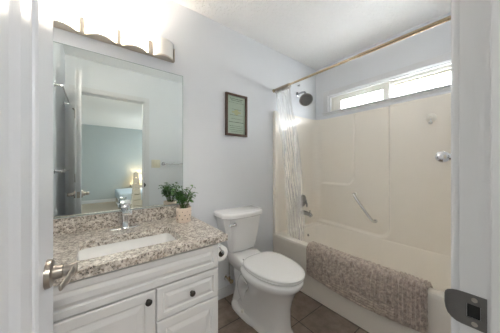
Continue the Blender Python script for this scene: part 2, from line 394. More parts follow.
# ------------------------------------------------------------------ window
def window():
    bm = B(); x0 = XB-0.016
    w0 = 0.068
    yl, yr = WY1+w0, WY0-w0+0.002
    zb, zt = WZ0-0.002, WZ1+w0
    box(bm, x0, XB, WY1-0.003, yl, zb, zt, 0.003); box(bm, x0, XB, yr, WY0+0.003, zb, zt, 0.003)
    box(bm, x0, XB, WY0+0.0031, WY1-0.0031, WZ1-0.003, zt, 0.003)
    rb = 0.024
    box(bm, x0-0.008, x0+0.001, WY1+0.004, WY1+0.004+rb, zb+0.001, WZ1+0.004+rb, 0.004); box(bm, x0-0.008, x0+0.001, WY0-0.004-rb, WY0-0.004, zb+0.001, WZ1+0.004+rb, 0.004)
    box(bm, x0-0.008, x0+0.001, WY0-0.0039, WY1+0.0039, WZ1+0.004, WZ1+0.004+rb, 0.004)
    box(bm, x0-0.016, XB, yr-0.004, yl+0.012, WZ0-0.016, WZ0-0.0021, 0.003)
    box(bm, x0+0.002, XB, yr, yl, WZ0-0.040, WZ0-0.0161, 0.003)
    win = struct('window_1', bm, 'white', loc=(XB, 0.775, WZ0), smooth=40)
    bm = B(); t = 0.014; xa, xb = XB-0.001, XB+0.14
    box(bm, xa, xb, WY0-0.001, WY0+t, WZ0, WZ1); box(bm, xa, xb, WY1-t, WY1+0.001, WZ0, WZ1)
    box(bm, xa, xb, WY0+t, WY1-t, WZ0-0.001, WZ0+0.008); box(bm, xa, xb, WY0+t, WY1-t, WZ1-t, WZ1+0.001)
    obj('window_reveal', bm, 'white', win)
    def sash(y0, y1, x, fw, zt):
        bm = B(); z0, z1 = WZ0+0.008, WZ1-0.014
        box(bm, x, x+0.03, y0, y1, z0, z0+fw, 0.003); box(bm, x, x+0.03, y0, y1, z1-zt, z1, 0.003)
        box(bm, x, x+0.03, y0, y0+fw, z0, z1, 0.003); box(bm, x, x+0.03, y1-fw, y1, z0, z1, 0.003)
        s = obj('window_sash', bm, 'white', win, smooth=40)
        bm = B(); box(bm, x+0.012, x+0.016, y0+fw, y1-fw, z0+fw, z1-zt); obj('pane', bm, 'glass', s)
    # fixed frame
    bm = B(); xa, xb = XB+0.034, XB+0.11
    z0, z1 = WZ0+0.006, WZ1-0.012; y0, y1 = WY0+0.012, WY1-0.012
    box(bm, xa+0.001, xb, y0+0.029, y1-0.033, z1-0.030, z1+0.001); box(bm, xa+0.001, xb, y0+0.029, y1-0.033, z0, z0+0.008)
    box(bm, xa, xb, y1-0.034, y1+0.001, z0, z1, 0.003); box(bm, xa, xb, y0-0.001, y0+0.030, z0, z1, 0.003)
    box(bm, XB+0.024, XB+0.075, 0.757, 0.773, z0, z1, 0.002)
    obj('window_frame', bm, 'plastic', win, smooth=40)
    # sliding sash and fixed light
    def sash(name, y0, y1, x, fl, fr, zb, ztp, g0, g1, dep=0.022):
        bm = B()
        box(bm, x+0.001, x+dep, y0+fr-0.001, y1-fl+0.001, zb, g0); box(bm, x+0.001, x+dep, y0+fr-0.001, y1-fl+0.001, g1, ztp)
        box(bm, x, x+dep, y0, y0+fr, zb, ztp, 0.002); box(bm, x, x+dep, y1-fl, y1, zb, ztp, 0.002)
        q = obj(name, bm, 'plastic', win, smooth=40)
        bm = B(); box(bm, x+dep*0.5, x+dep*0.5+0.004, y0+fr, y1-fl, g0, g1); obj('pane', bm, 'glass', q)
    sash('sliding_sash', 0.774, 1.3575, XB+0.040, 0.088, 0.048, z0+0.006, z1-0.028, 1.864, 1.964)
    sash('fixed_sash', y0+0.028, 0.760, XB+0.062, 0.006, 0.012, z0+0.006, z1-0.028, 1.858, 1.974)
    bm = B(); box(bm, XB+0.054, XB+0.0615, y0+0.03, 0.756, 1.973, 1.980); obj('weather_strip', bm, 'brass', win)
window()

# ------------------------------------------------------------------ bathroom door leaf
DU = V(math.sin(math.radians(2.65)), math.cos(math.radians(2.65)), 0)    # hinge -> free edge
DN = V(DU.y, -DU.x, 0)                                              # towards +X (faces camera)
DH = V(-0.120, 0.0785, 0); DW, DT = 0.692, 0.042
def door():
    bm = B(); z0, z1 = 0.01, 2.040
    mx = Matrix(((DU.x, -DN.x, 0, DH.x), (DU.y, -DN.y, 0, DH.y), (0, 0, 1, 0), (0, 0, 0, 1)))   # local x=along, y=into door
    cols = [(0.130, 0.305), (0.387, 0.548)]; rows = [(0.24, 0.665), (0.805, 1.905)]
    box(bm, 0, DW, 0.006, DT-0.006, z0, z1, mx=mx)
    xs = [0, cols[0][0], cols[0][1], cols[1][0], cols[1][1], DW]
    for a, b in ((0, 1), (2, 3), (4, 5)): box(bm, xs[a], xs[b], 0, DT, z0, z1, mx=mx)
    zs = [z0, rows[0][0], rows[0][1], rows[1][0], rows[1][1], z1]
    for a, b in cols:
        for k in (0, 2, 4): box(bm, a-0.001, b+0.001, 0.0001, DT-0.0001, zs[k], zs[k+1], mx=mx)
        for c, d_ in rows:
            for side in (0, 1):
                un = DN if side == 0 else -DN
                org = DH + DU*a + V(0, 0, c) + (DN*(-0.006) if side == 0 else DN*(-(DT-0.006)))
                # sticking moulding
                for ins0, h0, ins1, h1 in ((0.0, 0.0059, 0.010, 0.0035), (0.010, 0.0035, 0.016, 0.0)):
                    r0 = [org + DU*p + V(0,0,q) + un*h0 for p, q in ((ins0, ins0), (b-a-ins0, ins0), (b-a-ins0, d_-c-ins0), (ins0, d_-c-ins0))]
                    r1 = [org + DU*p + V(0,0,q) + un*h1 for p, q in ((ins1, ins1), (b-a-ins1, ins1), (b-a-ins1, d_-c-ins1), (ins1, d_-c-ins1))]
                    loft(bm, [r0, r1], False, False)
                raised_front(bm, org, DU, V(0,0,1), un, b-a, d_-c, [(0.020, -0.001), (0.020, 0.0002), (0.052, 0.0050), (0.055, 0.0056), (0.058, 0.0056)])
    d = struct('door_1', bm, 'doorpaint', loc=DH)
    d['label'] = 'white moulded-panel bathroom door standing open on the left'
    # lever sets, one on each face
    for side in (1, -1):
        un = DN*side; o = DH + DU*(DW-0.073) + V(0, 0, 0.914) + (DN*0 if side == 1 else DN*(-DT))
        bm = B(); lathe(bm, o, un, [(0, 0.034), (0.004, 0.034), (0.010, 0.0325), (0.0125, 0.028), (0.013, 0.018)], 32)
        lathe(bm, o, un, [(0.01, 0.0175), (0.03, 0.0165), (0.032, 0.0135), (0.038, 0.0135)], 24)
        h = obj('door_handle', bm, 'nickel', d, smooth=35); h['label'] = 'satin nickel rose and lever'
        bm = B()
        lathe(bm, o, un, [(0.034, 0.0135), (0.042, 0.0155), (0.054, 0.0155), (0.058, 0.013)], 24)
        pts = smooth_path([o+un*0.050+DU*0.013, o+un*0.050-DU*0.015, o+un*0.047-DU*0.045-V(0,0,0.001), o+un*0.041-DU*0.072-V(0,0,0.003), o+un*0.037-DU*0.086-V(0,0,0.004)], 6)
        rings = []
        for i, p in enumerate(pts):
            t = i/(len(pts)-1); hh = 0.0125 - 0.005*t; ww = 0.0062 - 0.0026*t
            if i == len(pts)-1: hh *= 0.6; ww *= 0.6
            rings.append([p + V(0,0,hh*math.sin(a)) + un*ww*math.cos(a) for a in [2*PI*k/12 for k in range(12)]])
        loft(bm, rings); obj('lever', bm, 'nickel', h, smooth=60)
    bm = B(); c = DH + DU*(DW+0.0005) - DN*(DT/2) + V(0, 0, 0.914)
    m2 = Matrix(((DU.x, -DN.x, 0, c.x), (DU.y, -DN.y, 0, c.y), (0, 0, 1, c.z), (0, 0, 0, 1)))
    box(bm, -0.001, 0.0008, -0.012, 0.012, -0.028, 0.028, mx=m2); box(bm, 0, 0.01, -0.007, 0.007, -0.008, 0.008, 0.003, mx=m2)
    obj('latch_plate', bm, 'nickel', d, smooth=40)
    for z in (0.30, 1.035, 1.775):
        bm = B(); p = DH - DN*(DT+0.002) - DU*0.004 + V(0.0, 0.003, z-0.045)
        lathe(bm, p - DN*0.004, (0,0,1), [(-0.004, 0.003), (0, 0.006), (0.03, 0.006), (0.0305, 0.0055), (0.031, 0.006), (0.06, 0.006), (0.0605, 0.0055), (0.061, 0.006), (0.09, 0.006), (0.094, 0.003)], 12)
        obj('hinge', bm, 'nickel', d, smooth=40)
    # hinge pin door stop on the top hinge
    bm = B(); p = DH - DN*(DT+0.004) - DU*0.004 + V(0, 0.003, 1.822)
    tube(bm, [p, p - DN*0.02 + DU*0.0, p - DN*0.02 + DU*0.05], 0.0035, 8); lathe(bm, p - DN*0.02 + DU*0.05, DU, [(0, 0.0075), (0.01, 0.007)], 12)
    s = obj('hinge_pin_stop', bm, 'bronze', d, smooth=40)
door()

# ------------------------------------------------------------------ vanity cabinet
def vanity():
    X0, X1, YF = XD+0.002, 0.570, 1.048
    t = thing('vanity_cabinet', 'white raised-panel vanity cabinet beneath the granite counter', 'cabinet', ((X0+X1)/2, 1.3, 0))
    bm = B(); w_ = 0.016
    box(bm, X0, X0+w_, YF, YA-0.002, 0.0, 0.744); box(bm, X1-w_, X1, YF, YA-0.002, 0.0, 0.744); box(bm, X0, X1, YA-0.012, YA-0.002, 0.1, 0.744)
    box(bm, X0, X1, YF, YA-0.002, 0.10, 0.116); box(bm, X0, X1, YF+0.06, YF+0.076, 0.0, 0.101); box(bm, X0, X1, YF, YF+0.018, 0.10, 0.744)
    obj('cabinet_body', bm, 'cabinet', t)
    prof = [(0, 0), (0, 0.016), (0.004, 0.019), (0.042, 0.019), (0.047, 0.012), (0.053, 0.012), (0.070, 0.0175), (0.076, 0.0195), (0.080, 0.0195)]
    def front(name, x0, x1, z0, z1, knob=None, pr=prof):
        bm = B(); raised_front(bm, V(x0, YF-0.0005, z0), V(1,0,0), V(0,0,1), V(0,-1,0), x1-x0, z1-z0, pr)
        o = obj(name, bm, 'cabinet', t, bevel=0.0012)
        if knob:
            kx, kz = knob; bm = B()
            lathe(bm, (kx, YF-0.0185, kz), (0,-1,0), [(0, 0.009), (0.004, 0.0065), (0.011, 0.006), (0.014, 0.011), (0.018, 0.0148), (0.023, 0.0135), (0.0265, 0.008), (0.0275, 0.0)], 24)
            k = obj('knob', bm, 'bronze', o, smooth=50); k['label'] = 'dark round knob'
        return o
    pr2 = [(0, 0), (0, 0.016), (0.004, 0.019), (0.030, 0.019), (0.034, 0.013), (0.039, 0.013), (0.050, 0.0175), (0.054, 0.019), (0.056, 0.019)]
    front('false_front', X0+0.005, X1-0.006, 0.603, 0.735, pr=pr2)
    front('drawer', 0.236, X1-0.006, 0.440, 0.595, (0.406, 0.518), pr2)
    front('drawer', 0.236, X1-0.006, 0.118, 0.433, (0.406, 0.276), prof)
    front('door', X0+0.005, 0.229, 0.118, 0.595, (0.199, 0.556))
vanity()

# ------------------------------------------------------------------ counter with sink cut-out and backsplash
CX0, CX1, CY0, CY1, CZ0, CZ1 = XD+0.001, 0.612, 1.004, YA-0.001, 0.746, 0.786
SKX0, SKX1, SKY0, SKY1 = -0.060, 0.384, 1.092, 1.364
def counter():
    t = thing('granite_countertop', 'speckled beige and grey granite vanity countertop', 'countertop', ((CX0+CX1)/2, 1.3, CZ0))
    bm = B(); N = 8
    inner = rrect((SKX0+SKX1)/2, (SKY0+SKY1)/2, (SKX1-SKX0)/2, (SKY1-SKY0)/2, 0.035, N)
    ox, oy, hx, hy = (CX0+CX1)/2, (CY0+CY1)/2, (CX1-CX0)/2, (CY1-CY0)/2
    outer = []
    # project each inner vertex outward to the rectangle, corners snapped at diagonals
    for q, (sx, sy) in enumerate([(1,1), (-1,1), (-1,-1), (1,-1)]):
        cxr, cyr = ox+sx*hx, oy+sy*hy
        for k in range(N+1):
            ix, iy = inner[q*(N+1)+k]
            f = k/N
            # quadrant parameter: first half on one side, second on the other
            horiz_first = (q % 2 == 0)
            if f < 0.5: p = (cxr, iy + (cyr-iy)*f*2) if horiz_first else (ix + (cxr-ix)*f*2, cyr)
            else: p = (cxr + (ix-cxr)*(f-0.5)*2, cyr) if horiz_first else (cxr, cyr + (iy-cyr)*(f-0.5)*2)
            outer.append(p)
    e = 0.003
    def shrink(p, s): return (ox + (p[0]-ox)*(1-s/hx), oy + (p[1]-oy)*(1-s/hy))
    rings = [[V(x, y, CZ0) for x, y in inner], [V(x, y, CZ0) for x, y in [shrink(p, e) for p in outer]], [V(x, y, CZ0+e) for x, y in outer], [V(x, y, CZ1-e) for x, y in outer],
             [V(*shrink(p, e), CZ1) for p in outer], [V(x, y, CZ1) for x, y in inner], [V(x, y, CZ0) for x, y in inner]]
    loft(bm, rings, False, False)
    obj('counter_slab', bm, 'granite', t, smooth=40)
    bm = B(); box(bm, CX0, 0.606, 1.570, YA-0.001, CZ1, 0.876, 0.002); obj('backsplash', bm, 'granite', t, smooth=40)
counter()
def sink():
    bm = B(); cx, cy, hx, hy = (SKX0+SKX1)/2, (SKY0+SKY1)/2, (SKX1-SKX0)/2, (SKY1-SKY0)/2
    def R(g, z, r): return [V(x, y, z) for x, y in rrect(cx, cy, hx+g, hy+g, r, 8)]
    rings = [R(-0.012, 0.622, 0.03), R(-0.006, 0.630, 0.035), R(0.004, 0.745, 0.04), R(0.004+0.018, 0.7455, 0.045),
             R(0.022, 0.738, 0.045), R(0.010, 0.736, 0.04), R(0.002, 0.622, 0.04), R(-0.01, 0.612, 0.03)]
    rings = rings[::-1]
    loft(bm, rings, True, True)
    s = obj('undermount_sink', bm, 'sinkchina', None, smooth=50)
    tag(s, 'white rectangular undermount sink set in the granite counter', 'sink')
    bm = B(); lathe(bm, (cx+0.0, cy+0.03, 0.6215), (0,0,1), [(0, 0.03), (0.002, 0.03), (0.004, 0.026), (0.002, 0.02)], 24); obj('drain', bm, 'chrome', s, smooth=40)
sink()

# ------------------------------------------------------------------ faucet
def faucet():
    fx, fy, z = 0.158, 1.500, CZ1
    t = thing('sink_faucet', 'chrome single-hole faucet with wing base behind the sink', 'faucet', (fx, fy, z))
    bm = B(); rings = []
    for x in [-0.078 + 0.156*k/16 for k in range(17)]:
        u = abs(x)/0.078; hw = 0.0255*(1-u**3*0.85)*0.9 + 0.003; h = 0.0085*(1-u**2*0.6)
        rings.append([V(fx+x, fy+hw*c, z + max(0, h*s) + 0.0002) for c, s in [(math.cos(a), math.sin(a)) for a in [PI*k/8 for k in range(9)]]] )
    loft(bm, rings); obj('deck_plate', bm, 'chrome', t, smooth=60)
    bm = B(); rings = []
    for h, a, b_ in ((0.004, 0.021, 0.023), (0.012, 0.018, 0.020), (0.05, 0.0155, 0.0175), (0.085, 0.016, 0.018), (0.122, 0.019, 0.019)):
        rings.append([V(x, y, z+h) for x, y in rrect(fx, fy, a, b_, 0.006, 3)])
    loft(bm, rings); obj('column', bm, 'chrome', t, smooth=40)
    bm = B(); box(bm, fx-0.025, fx+0.025, fy-0.115, fy+0.020, z+0.098, z+0.124, 0.004); obj('spout', bm, 'chrome', t, smooth=40)
    bm = B(); lathe(bm, (fx, fy, z+0.124), (0,0,1), [(0, 0.018), (0.012, 0.018)], 20)
    r = Matrix.Translation(V(fx, fy, z+0.140)) @ Matrix.Rotation(math.radians(8), 4, 'X')
    box(bm, -0.023, 0.023, -0.030, 0.028, -0.006, 0.030, 0.004, mx=r)
    box(bm, -0.026, 0.026, -0.065, 0.022, 0.026, 0.032, 0.002, mx=r)
    obj('lever_handle', bm, 'chrome', t, smooth=40)
faucet()

# ------------------------------------------------------------------ mirror
bm = B(); box(bm, -0.18-0.07, 0.556, YA-0.0062, YA-0.0012, 0.880, 1.882, 0.0012)
mir = obj('wall_mirror', bm, 'mirroredge', None, loc=(0.15, YA, 0.88)); tag(mir, 'large frameless rectangular wall mirror above the vanity', 'mirror')
bm = B(); box(bm, -0.249, 0.5545, YA-0.0066, YA-0.0060, 0.8815, 1.8805); obj('mirror_glass', bm, 'mirror', mir)
bm = B()
for z in (0.8815, 1.8785): box(bm, -0.249, 0.5545, YA-0.0072, YA-0.0060, z, z+0.002)
box(bm, 0.5525, 0.5545, YA-0.0072, YA-0.0060, 0.8815, 1.8805)
obj('mirror_rim', bm, 'mirroredge', mir)

# ------------------------------------------------------------------ vanity light
def vanity_light():
    ys = 1.570; z0 = 1.966; xs = [-0.239, -0.055, 0.130, 0.314, 0.481]
    t = thing('vanity_light', 'four-shade nickel vanity light bar, right shade unlit, over the mirror', 'light', (0.12, YA, z0))
    bm = B(); box(bm, xs[0], xs[-1]+0.002, YA-0.018, YA-0.001, z0-0.002, z0+0.088, 0.002)
    box(bm, xs[0], xs[-1]+0.004, ys-0.004, ys+0.004, z0-0.004, z0+0.006, 0.001)
    obj('mounting_bar', bm, 'champagne', t)
    for i, x in enumerate(xs):
        bm = B(); hw = 0.0125 if 0 < i < 4 else 0.003
        box(bm, x-hw, x+hw, ys-0.016, ys+0.006, z0-0.002, z0+0.092, 0.0015)
        obj('post', bm, 'champagne', t)
    for i in range(4):
        x0 = xs[i] + (0.011 if i else 0.003); x1 = xs[i+1] - (0.011 if i < 3 else 0.003); n = 16
        def arc(dep, y_off=0.0):
            return [(x0 + (x1-x0)*k/n, ys - 0.002 - y_off - dep*(1-(2*k/n-1)**2)) for k in range(n+1)]
        # bottom tray
        bm = B(); pl = arc(0.045) + [(x1, ys), (x0, ys)]
        pl = [(x, y-0.003) for x, y in arc(0.047)] + [(x1, ys), (x0, ys)]
        loft(bm, [[V(x, y, z0-0.003) for x, y in pl], [V(x, y, z0+0.007) for x, y in pl]]); obj('tray', bm, 'champagne', t)
        # curved glass
        bm = B(); o_ = arc(0.047); i_ = [(x, y+0.005) for x, y in arc(0.045)][::-1]
        ring = o_ + i_
        loft(bm, [[V(x, y, z0+0.0075) for x, y in ring], [V(x, y, z0+0.125) for x, y in ring]])
        sh = obj('glass_shade', bm, 'unlit' if i == 3 else 'lit', t, smooth=50)
        sh['label'] = 'unlit white glass shade' if i == 3 else 'glowing white glass shade'
        if i < 3:
            lamp('bulb_light', 'POINT', ((x0+x1)/2, ys-0.026, z0+0.065), BULB_W, (1.0, 0.88, 0.74), 0.018, parent=t)
vanity_light()

# ------------------------------------------------------------------ potted plant
def plant():
    px, py, z = 0.505, 1.425, CZ1
    t = thing('potted_plant', 'small leafy green plant in a dotted peach pot on the counter', 'plant', (px, py, z))
    bm = B(); N = 32
    lathe(bm, (px, py, z), (0,0,1), [(0, 0.0485), (0.003, 0.0505), (0.06, 0.052), (0.098, 0.0525), (0.100, 0.0515), (0.100, 0.0485), (0.082, 0.0475)], N)
    pot = obj('pot', bm, 'pot', t, smooth=40)
    bm = B()
    for r_, z_ in enumerate((0.025, 0.050, 0.075)):
        for k in range(9):
            a = 2*PI*(k + 0.5*(r_ % 2))/9
            n = V(math.cos(a), math.sin(a), 0); c = V(px, py, z+z_) + n*0.0508
            lathe(bm, c, n, [(0, 0.0042), (0.0012, 0.0038)], 10)
    obj('dots', bm, 'dot', pot)
    bm = B(); lathe(bm, (px, py, z+0.083), (0,0,1), [(0, 0.0475), (0.004, 0.0475), (0.008, 0.02)], 20); obj('soil', bm, 'soil', t)
    rnd = random.Random(11)
    sb, lb = B(), B()
    for s in range(22):
        a = rnd.uniform(0, 2*PI); lean = rnd.uniform(0.015, 0.07); h = rnd.uniform(0.07, 0.165)
        if s < 4: a = PI + rnd.uniform(-0.8, 0.8); lean = rnd.uniform(0.03, 0.075); h = rnd.uniform(0.08, 0.15)
        b0 = V(px + rnd.uniform(-.02,.02), py + rnd.uniform(-.02,.02), z+0.085)
        tip = b0 + V(math.cos(a)*lean, math.sin(a)*lean, h)
        if tip.y > 1.535: tip.y = 1.535
        mid = (b0+tip)/2 + V(0, 0, 0.015)
        pts = smooth_path([b0, mid, tip], 5); tube(sb, pts, 0.0016, 6)
        for k in range(7):
            q = pts[-1 - min(k, 6)] if k < 7 else tip
            la = rnd.uniform(0, 2*PI); L = rnd.uniform(0.026, 0.038); W = L*rnd.uniform(0.40, 0.50)
            d_ = V(math.cos(la), math.sin(la), rnd.uniform(-0.25, 0.5)).normalized()
            sd = d_.cross(V(0,0,1)).normalized(); up = sd.cross(d_)
            rings = []
            for j in range(7):
                u = j/6; wv = W*math.sin(PI*min(1, u*0.96+0.04))**0.8; c = q + d_*(L*u) + up*(0.006*math.sin(PI*u) - 0.004*u)
                if c.y > 1.56: c.y = 1.56
                rings.append([c - sd*wv + up*0.002, c - up*0.0006, c + sd*wv + up*0.002, c + up*0.0006])
            for rr in rings:
                for v in rr: v.y = min(v.y, 1.566)
            loft(lb, rings)
    obj('stems', sb, 'stem', t, smooth=60); obj('leaves', lb, 'leaf', t, smooth=50)
plant()

# ------------------------------------------------------------------ framed print
def picture():
    x0, x1, z0, z1, y = 0.938, 1.176, 1.454, 1.842, YA
    t = thing('framed_print', 'narrow dark wood framed sage print on the wall above the toilet', 'picture', ((x0+x1)/2, y, z0))
    bm = B(); f = 0.020
    for a in ((x0, x1, z0, z0+f), (x0, x1, z1-f, z1), (x0, x0+f, z0+f, z1-f), (x1-f, x1, z0+f, z1-f)):
        box(bm, a[0], a[1], y-0.024, y-0.001, a[2], a[3], 0.003)
    obj('frame', bm, 'darkwood', t, smooth=40)
    bm = B(); box(bm, x0+f-0.002, x1-f+0.002, y-0.010, y-0.004, z0+f-0.002, z1-f+0.002); pr = obj('print', bm, 'printpaper', t)
    rnd = random.Random(3); bm = B(); cx = (x0+x1)/2; yy = y-0.0106
    def word_row(z, h, half):
        bm = B(); x = cx-half; top, bot = [], []
        while x < cx+half:
            w_ = rnd.uniform(0.003, 0.008); hh = h*rnd.uniform(0.55, 1.0); x2 = min(x+w_, cx+half)
            top += [(x, z+hh), (x2, z+hh), (x2, z+h*0.22)]; x = x2+0.003
            if x < cx+half: top.append((x, z+h*0.22))
        pts = [(cx-half, z)] + top + [(top[-1][0], z)]
        loft(bm, [[V(a, yy, b_) for a, b_ in pts], [V(a, yy+0.001, b_) for a, b_ in pts]])
        obj('printed_line', bm, 'printink', pr)
    for z, h, half in ((1.795, 0.008, 0.07), (1.78, 0.006, 0.06), (1.762, 0.003, 0.085), (1.70, 0.004, 0.05), (1.646, 0.004, 0.07), (1.612, 0.004, 0.06), (1.58, 0.007, 0.082), (1.545, 0.004, 0.08), (1.528, 0.004, 0.07), (1.51, 0.004, 0.08), (1.494, 0.003, 0.06)):
        word_row(z, h, half)
    bm = B(); lathe(bm, (cx, yy+0.001, 1.675), (0,-1,0), [(0, 0.028), (0.0006, 0.028)], 8); box(bm, cx-0.05, cx+0.05, yy, yy+0.001, 1.668, 1.682); obj('print_emblem', bm, 'goldink', pr)
picture()

# ------------------------------------------------------------------ toilet
TX = 1.035
def toilet():
    t = thing('toilet', 'white two-piece toilet with closed lid beside the vanity', 'toilet', (TX, 1.2, 0))
    N = 44
    def egg(hx, yf, yb, pf=2.1, pb=2.8, cx=TX, wide=0.42):
        """closed outline; yf = front tip (small y), yb = back; widest point nearer the back"""
        ym = yf + (yb-yf)*(1-wide)
        out = []
        for k in range(N):
            a = 2*PI*k/N; c, s = math.cos(a), math.sin(a)
            p = pf if s < 0 else pb
            x = hx*math.copysign(abs(c)**(2/p), c)
            y = ym + (ym-yf if s < 0 else yb-ym)*math.copysign(abs(s)**(2/p), s)
            out.append((cx+x, y))
        return out
    bm = B()
    secs = [(0.000, 0.118, 0.905, 1.46, 2.6, 3.2), (0.018, 0.118, 0.905, 1.46, 2.6, 3.2), (0.028, 0.108, 0.915, 1.45, 2.6, 3.2),
            (0.06, 0.102, 0.920, 1.44, 2.5, 3), (0.12, 0.099, 0.925, 1.38, 2.4, 2.8), (0.20, 0.102, 0.925, 1.31, 2.3, 2.6), (0.26, 0.120, 0.910, 1.30, 2.2, 2.5),
            (0.31, 0.145, 0.888, 1.31, 2.1, 2.4), (0.35, 0.168, 0.862, 1.32, 2.1, 2.5), (0.375, 0.184, 0.838, 1.33, 2.1, 2.6), (0.398, 0.187, 0.833, 1.33, 2.1, 2.6), (0.407, 0.180, 0.840, 1.325, 2.1, 2.6)]
    loft(bm, [[V(x, y, z) for x, y in egg(hx, yf, yb, pf, pb)] for z, hx, yf, yb, pf, pb in secs])
    # rear deck carrying the tank
    loft(bm, [[V(x, y, z) for x, y in rrect(TX, (y0+1.558)/2, hx, (1.558-y0)/2, 0.03, 4)] for z, hx, y0 in ((0.30, 0.075, 1.22), (0.355, 0.100, 1.20), (0.395, 0.115, 1.22), (0.425, 0.118, 1.31), (0.442, 0.112, 1.37))])
    # rear leg and trapway bulges
    loft(bm, [[V(x, y, z) for x, y in rrect(TX, 1.40, hx, hy, 0.04, 4)] for z, hx, hy in ((0.0, 0.085, 0.12), (0.15, 0.06, 0.10), (0.32, 0.075, 0.12))])
    for sx in (-1, 1):
        pts = smooth_path([(TX+sx*0.070, 1.16, 0.20), (TX+sx*0.078, 1.23, 0.29), (TX+sx*0.074, 1.31, 0.285), (TX+sx*0.066, 1.36, 0.20), (TX+sx*0.055, 1.34, 0.10), (TX+sx*0.05, 1.31, 0.03)], 6)
        tube(bm, pts, [0.030 + 0.014*math.sin(PI*i/(len(pts)-1)) for i in range(len(pts))], 14)
    # foot flange
    loft(bm, [[V(x, y, z) for x, y in egg(hx, yf, yb, 3.0, 3.4, wide=0.5)] for z, hx, yf, yb in ((0, 0.132, 1.10, 1.50), (0.020, 0.132, 1.10, 1.50), (0.032, 0.12, 1.11, 1.49), (0.04, 0.09, 1.12, 1.46))])
    obj('bowl', bm, 'china', t, smooth=60)
    for sx in (-1, 1):
        bm = B(); lathe(bm, (TX+sx*0.105, 1.30, 0.030), (0,0,1), [(0, 0.017), (0.008, 0.016), (0.016, 0.011), (0.019, 0.0)], 16); obj('bolt_cap', bm, 'plastic', t, smooth=60)
    # seat and lid
    bm = B(); o = egg(0.174, 0.842, 1.292, 2.1, 3.0, cx=TX+0.012); i_ = egg(0.125, 0.90, 1.20, 2.1, 2.4, cx=TX+0.012)
    loft(bm, [[V(x, y, 0.4145) for x, y in i_], [V(x, y, 0.4145) for x, y in o], [V(x, y, 0.422) for x, y in egg(0.176, 0.839, 1.293, 2.1, 3.0, cx=TX+0.012)], [V(x, y, 0.4265) for x, y in o], [V(x, y, 0.4265) for x, y in i_], [V(x, y, 0.4145) for x, y in i_]], False, False)
    obj('seat', bm, 'seat', t, smooth=50)
    bm = B()
    loft(bm, [[V(x, y, z) for x, y in egg(h, f, b_, 2.1, 3.0, cx=TX+0.012)] for z, h, f, b_ in ((0.4340, 0.178, 0.836, 1.296), (0.4350, 0.181, 0.831, 1.300), (0.446, 0.181, 0.831, 1.300), (0.451, 0.177, 0.838, 1.296), (0.4545, 0.160, 0.860, 1.282), (0.457, 0.12, 0.92, 1.24), (0.4585, 0.06, 1.0, 1.18))])
    for sx in (-1, 1): box(bm, TX+sx*0.07-0.022, TX+sx*0.07+0.022, 1.285, 1.325, 0.410, 0.437, 0.005)
    obj('seat_lid', bm, 'seat', t, smooth=50)
    # tank
    def tank_out(hx, yf, yb, ch, bow):
        P = [(-hx, yb), (-hx, yf+ch), (-hx+ch*0.75, yf+0.010)]
        P += [(-hx+ch*0.75 + (2*hx-1.5*ch)*k/8, yf+0.010 - bow*math.sin(PI*k/8)) for k in range(1, 8)]
        P += [(hx-ch*0.75, yf+0.010), (hx, yf+ch), (hx, yb)]
        return [(TX+x, y) for x, y in P]
    bm = B(); yb = 1.572; tx = 0
    loft(bm, [[V(x, y, z) for x, y in tank_out(hx, yf, yb, ch, bw)] for z, hx, yf, ch, bw in ((0.446, 0.118, 1.428, 0.03, 0.010), (0.452, 0.134, 1.416, 0.035, 0.012), (0.50, 0.150, 1.406, 0.04, 0.016), (0.60, 0.172, 1.397, 0.045, 0.018), (0.742, 0.198, 1.390, 0.05, 0.020))])
    obj('tank', bm, 'china', t, smooth=35, bevel=0.004)
    bm = B()
    loft(bm, [[V(x, y, z) for x, y in tank_out(hx, yf, 1.580, ch, bw)] for z, hx, yf, ch, bw in ((0.740, 0.207, 1.380, 0.058, 0.020), (0.746, 0.215, 1.372, 0.062, 0.021), (0.772, 0.215, 1.372, 0.062, 0.021), (0.783, 0.208, 1.380, 0.060, 0.020), (0.787, 0.195, 1.394, 0.055, 0.018))])
    obj('tank_lid', bm, 'china', t, smooth=35, bevel=0.002)
    bm = B(); lx, lz = 0.915, 0.702; ly = 1.389
    lathe(bm, (lx, ly+0.006, lz), (0,-1,0), [(0, 0.012), (0.008, 0.012), (0.014, 0.009)], 16)
    tube(bm, smooth_path([(lx, ly-0.012, lz), (lx-0.015, ly-0.024, lz+0.001), (lx-0.072, ly-0.030, lz+0.003)], 5), [0.0095]*6+[0.0095]*4+[0.008], 10)
    l = obj('flush_lever', bm, 'chrome', t, smooth=50); l['label'] = 'chrome flush lever'
toilet()

# water supply
def supply():
    x, z = 0.955, 0.165
    t = thing('water_shutoff_valve', 'brass shutoff valve with hose on the wall beside the toilet tank', 'valve', (x, YA, z))
    bm = B(); lathe(bm, (x, YA-0.001, z), (0,-1,0), [(0, 0.028), (0.004, 0.026), (0.006, 0.01)], 20); obj('escutcheon', bm, 'chrome', t, smooth=40)
    bm = B(); lathe(bm, (x, YA-0.005, z), (0,-1,0), [(0, 0.008), (0.035, 0.008), (0.036, 0.013), (0.06, 0.013), (0.062, 0.008)], 16); tube(bm, [(x, YA-0.05, z), (x, YA-0.05, z+0.03)], 0.009, 12); obj('valve_body', bm, 'brass', t, smooth=40)
    bm = B(); lathe(bm, (x, YA-0.066, z), (0,-1,0), [(0, 0.006), (0.01, 0.006), (0.011, 0.017), (0.02, 0.019), (0.026, 0.016)], 10); obj('handle', bm, 'brass', t, smooth=30)
    bm = B(); tube(bm, smooth_path([(x, YA-0.05, z+0.028), (x-0.002, YA-0.05, z+0.12), (x-0.004, YA-0.06, z+0.20), (x+0.003, YA-0.08, z+0.26), (x+0.005, YA-0.09, z+0.298)], 6), 0.0052, 10); obj('supply_hose', bm, 'spoke', t, smooth=60)
supply()

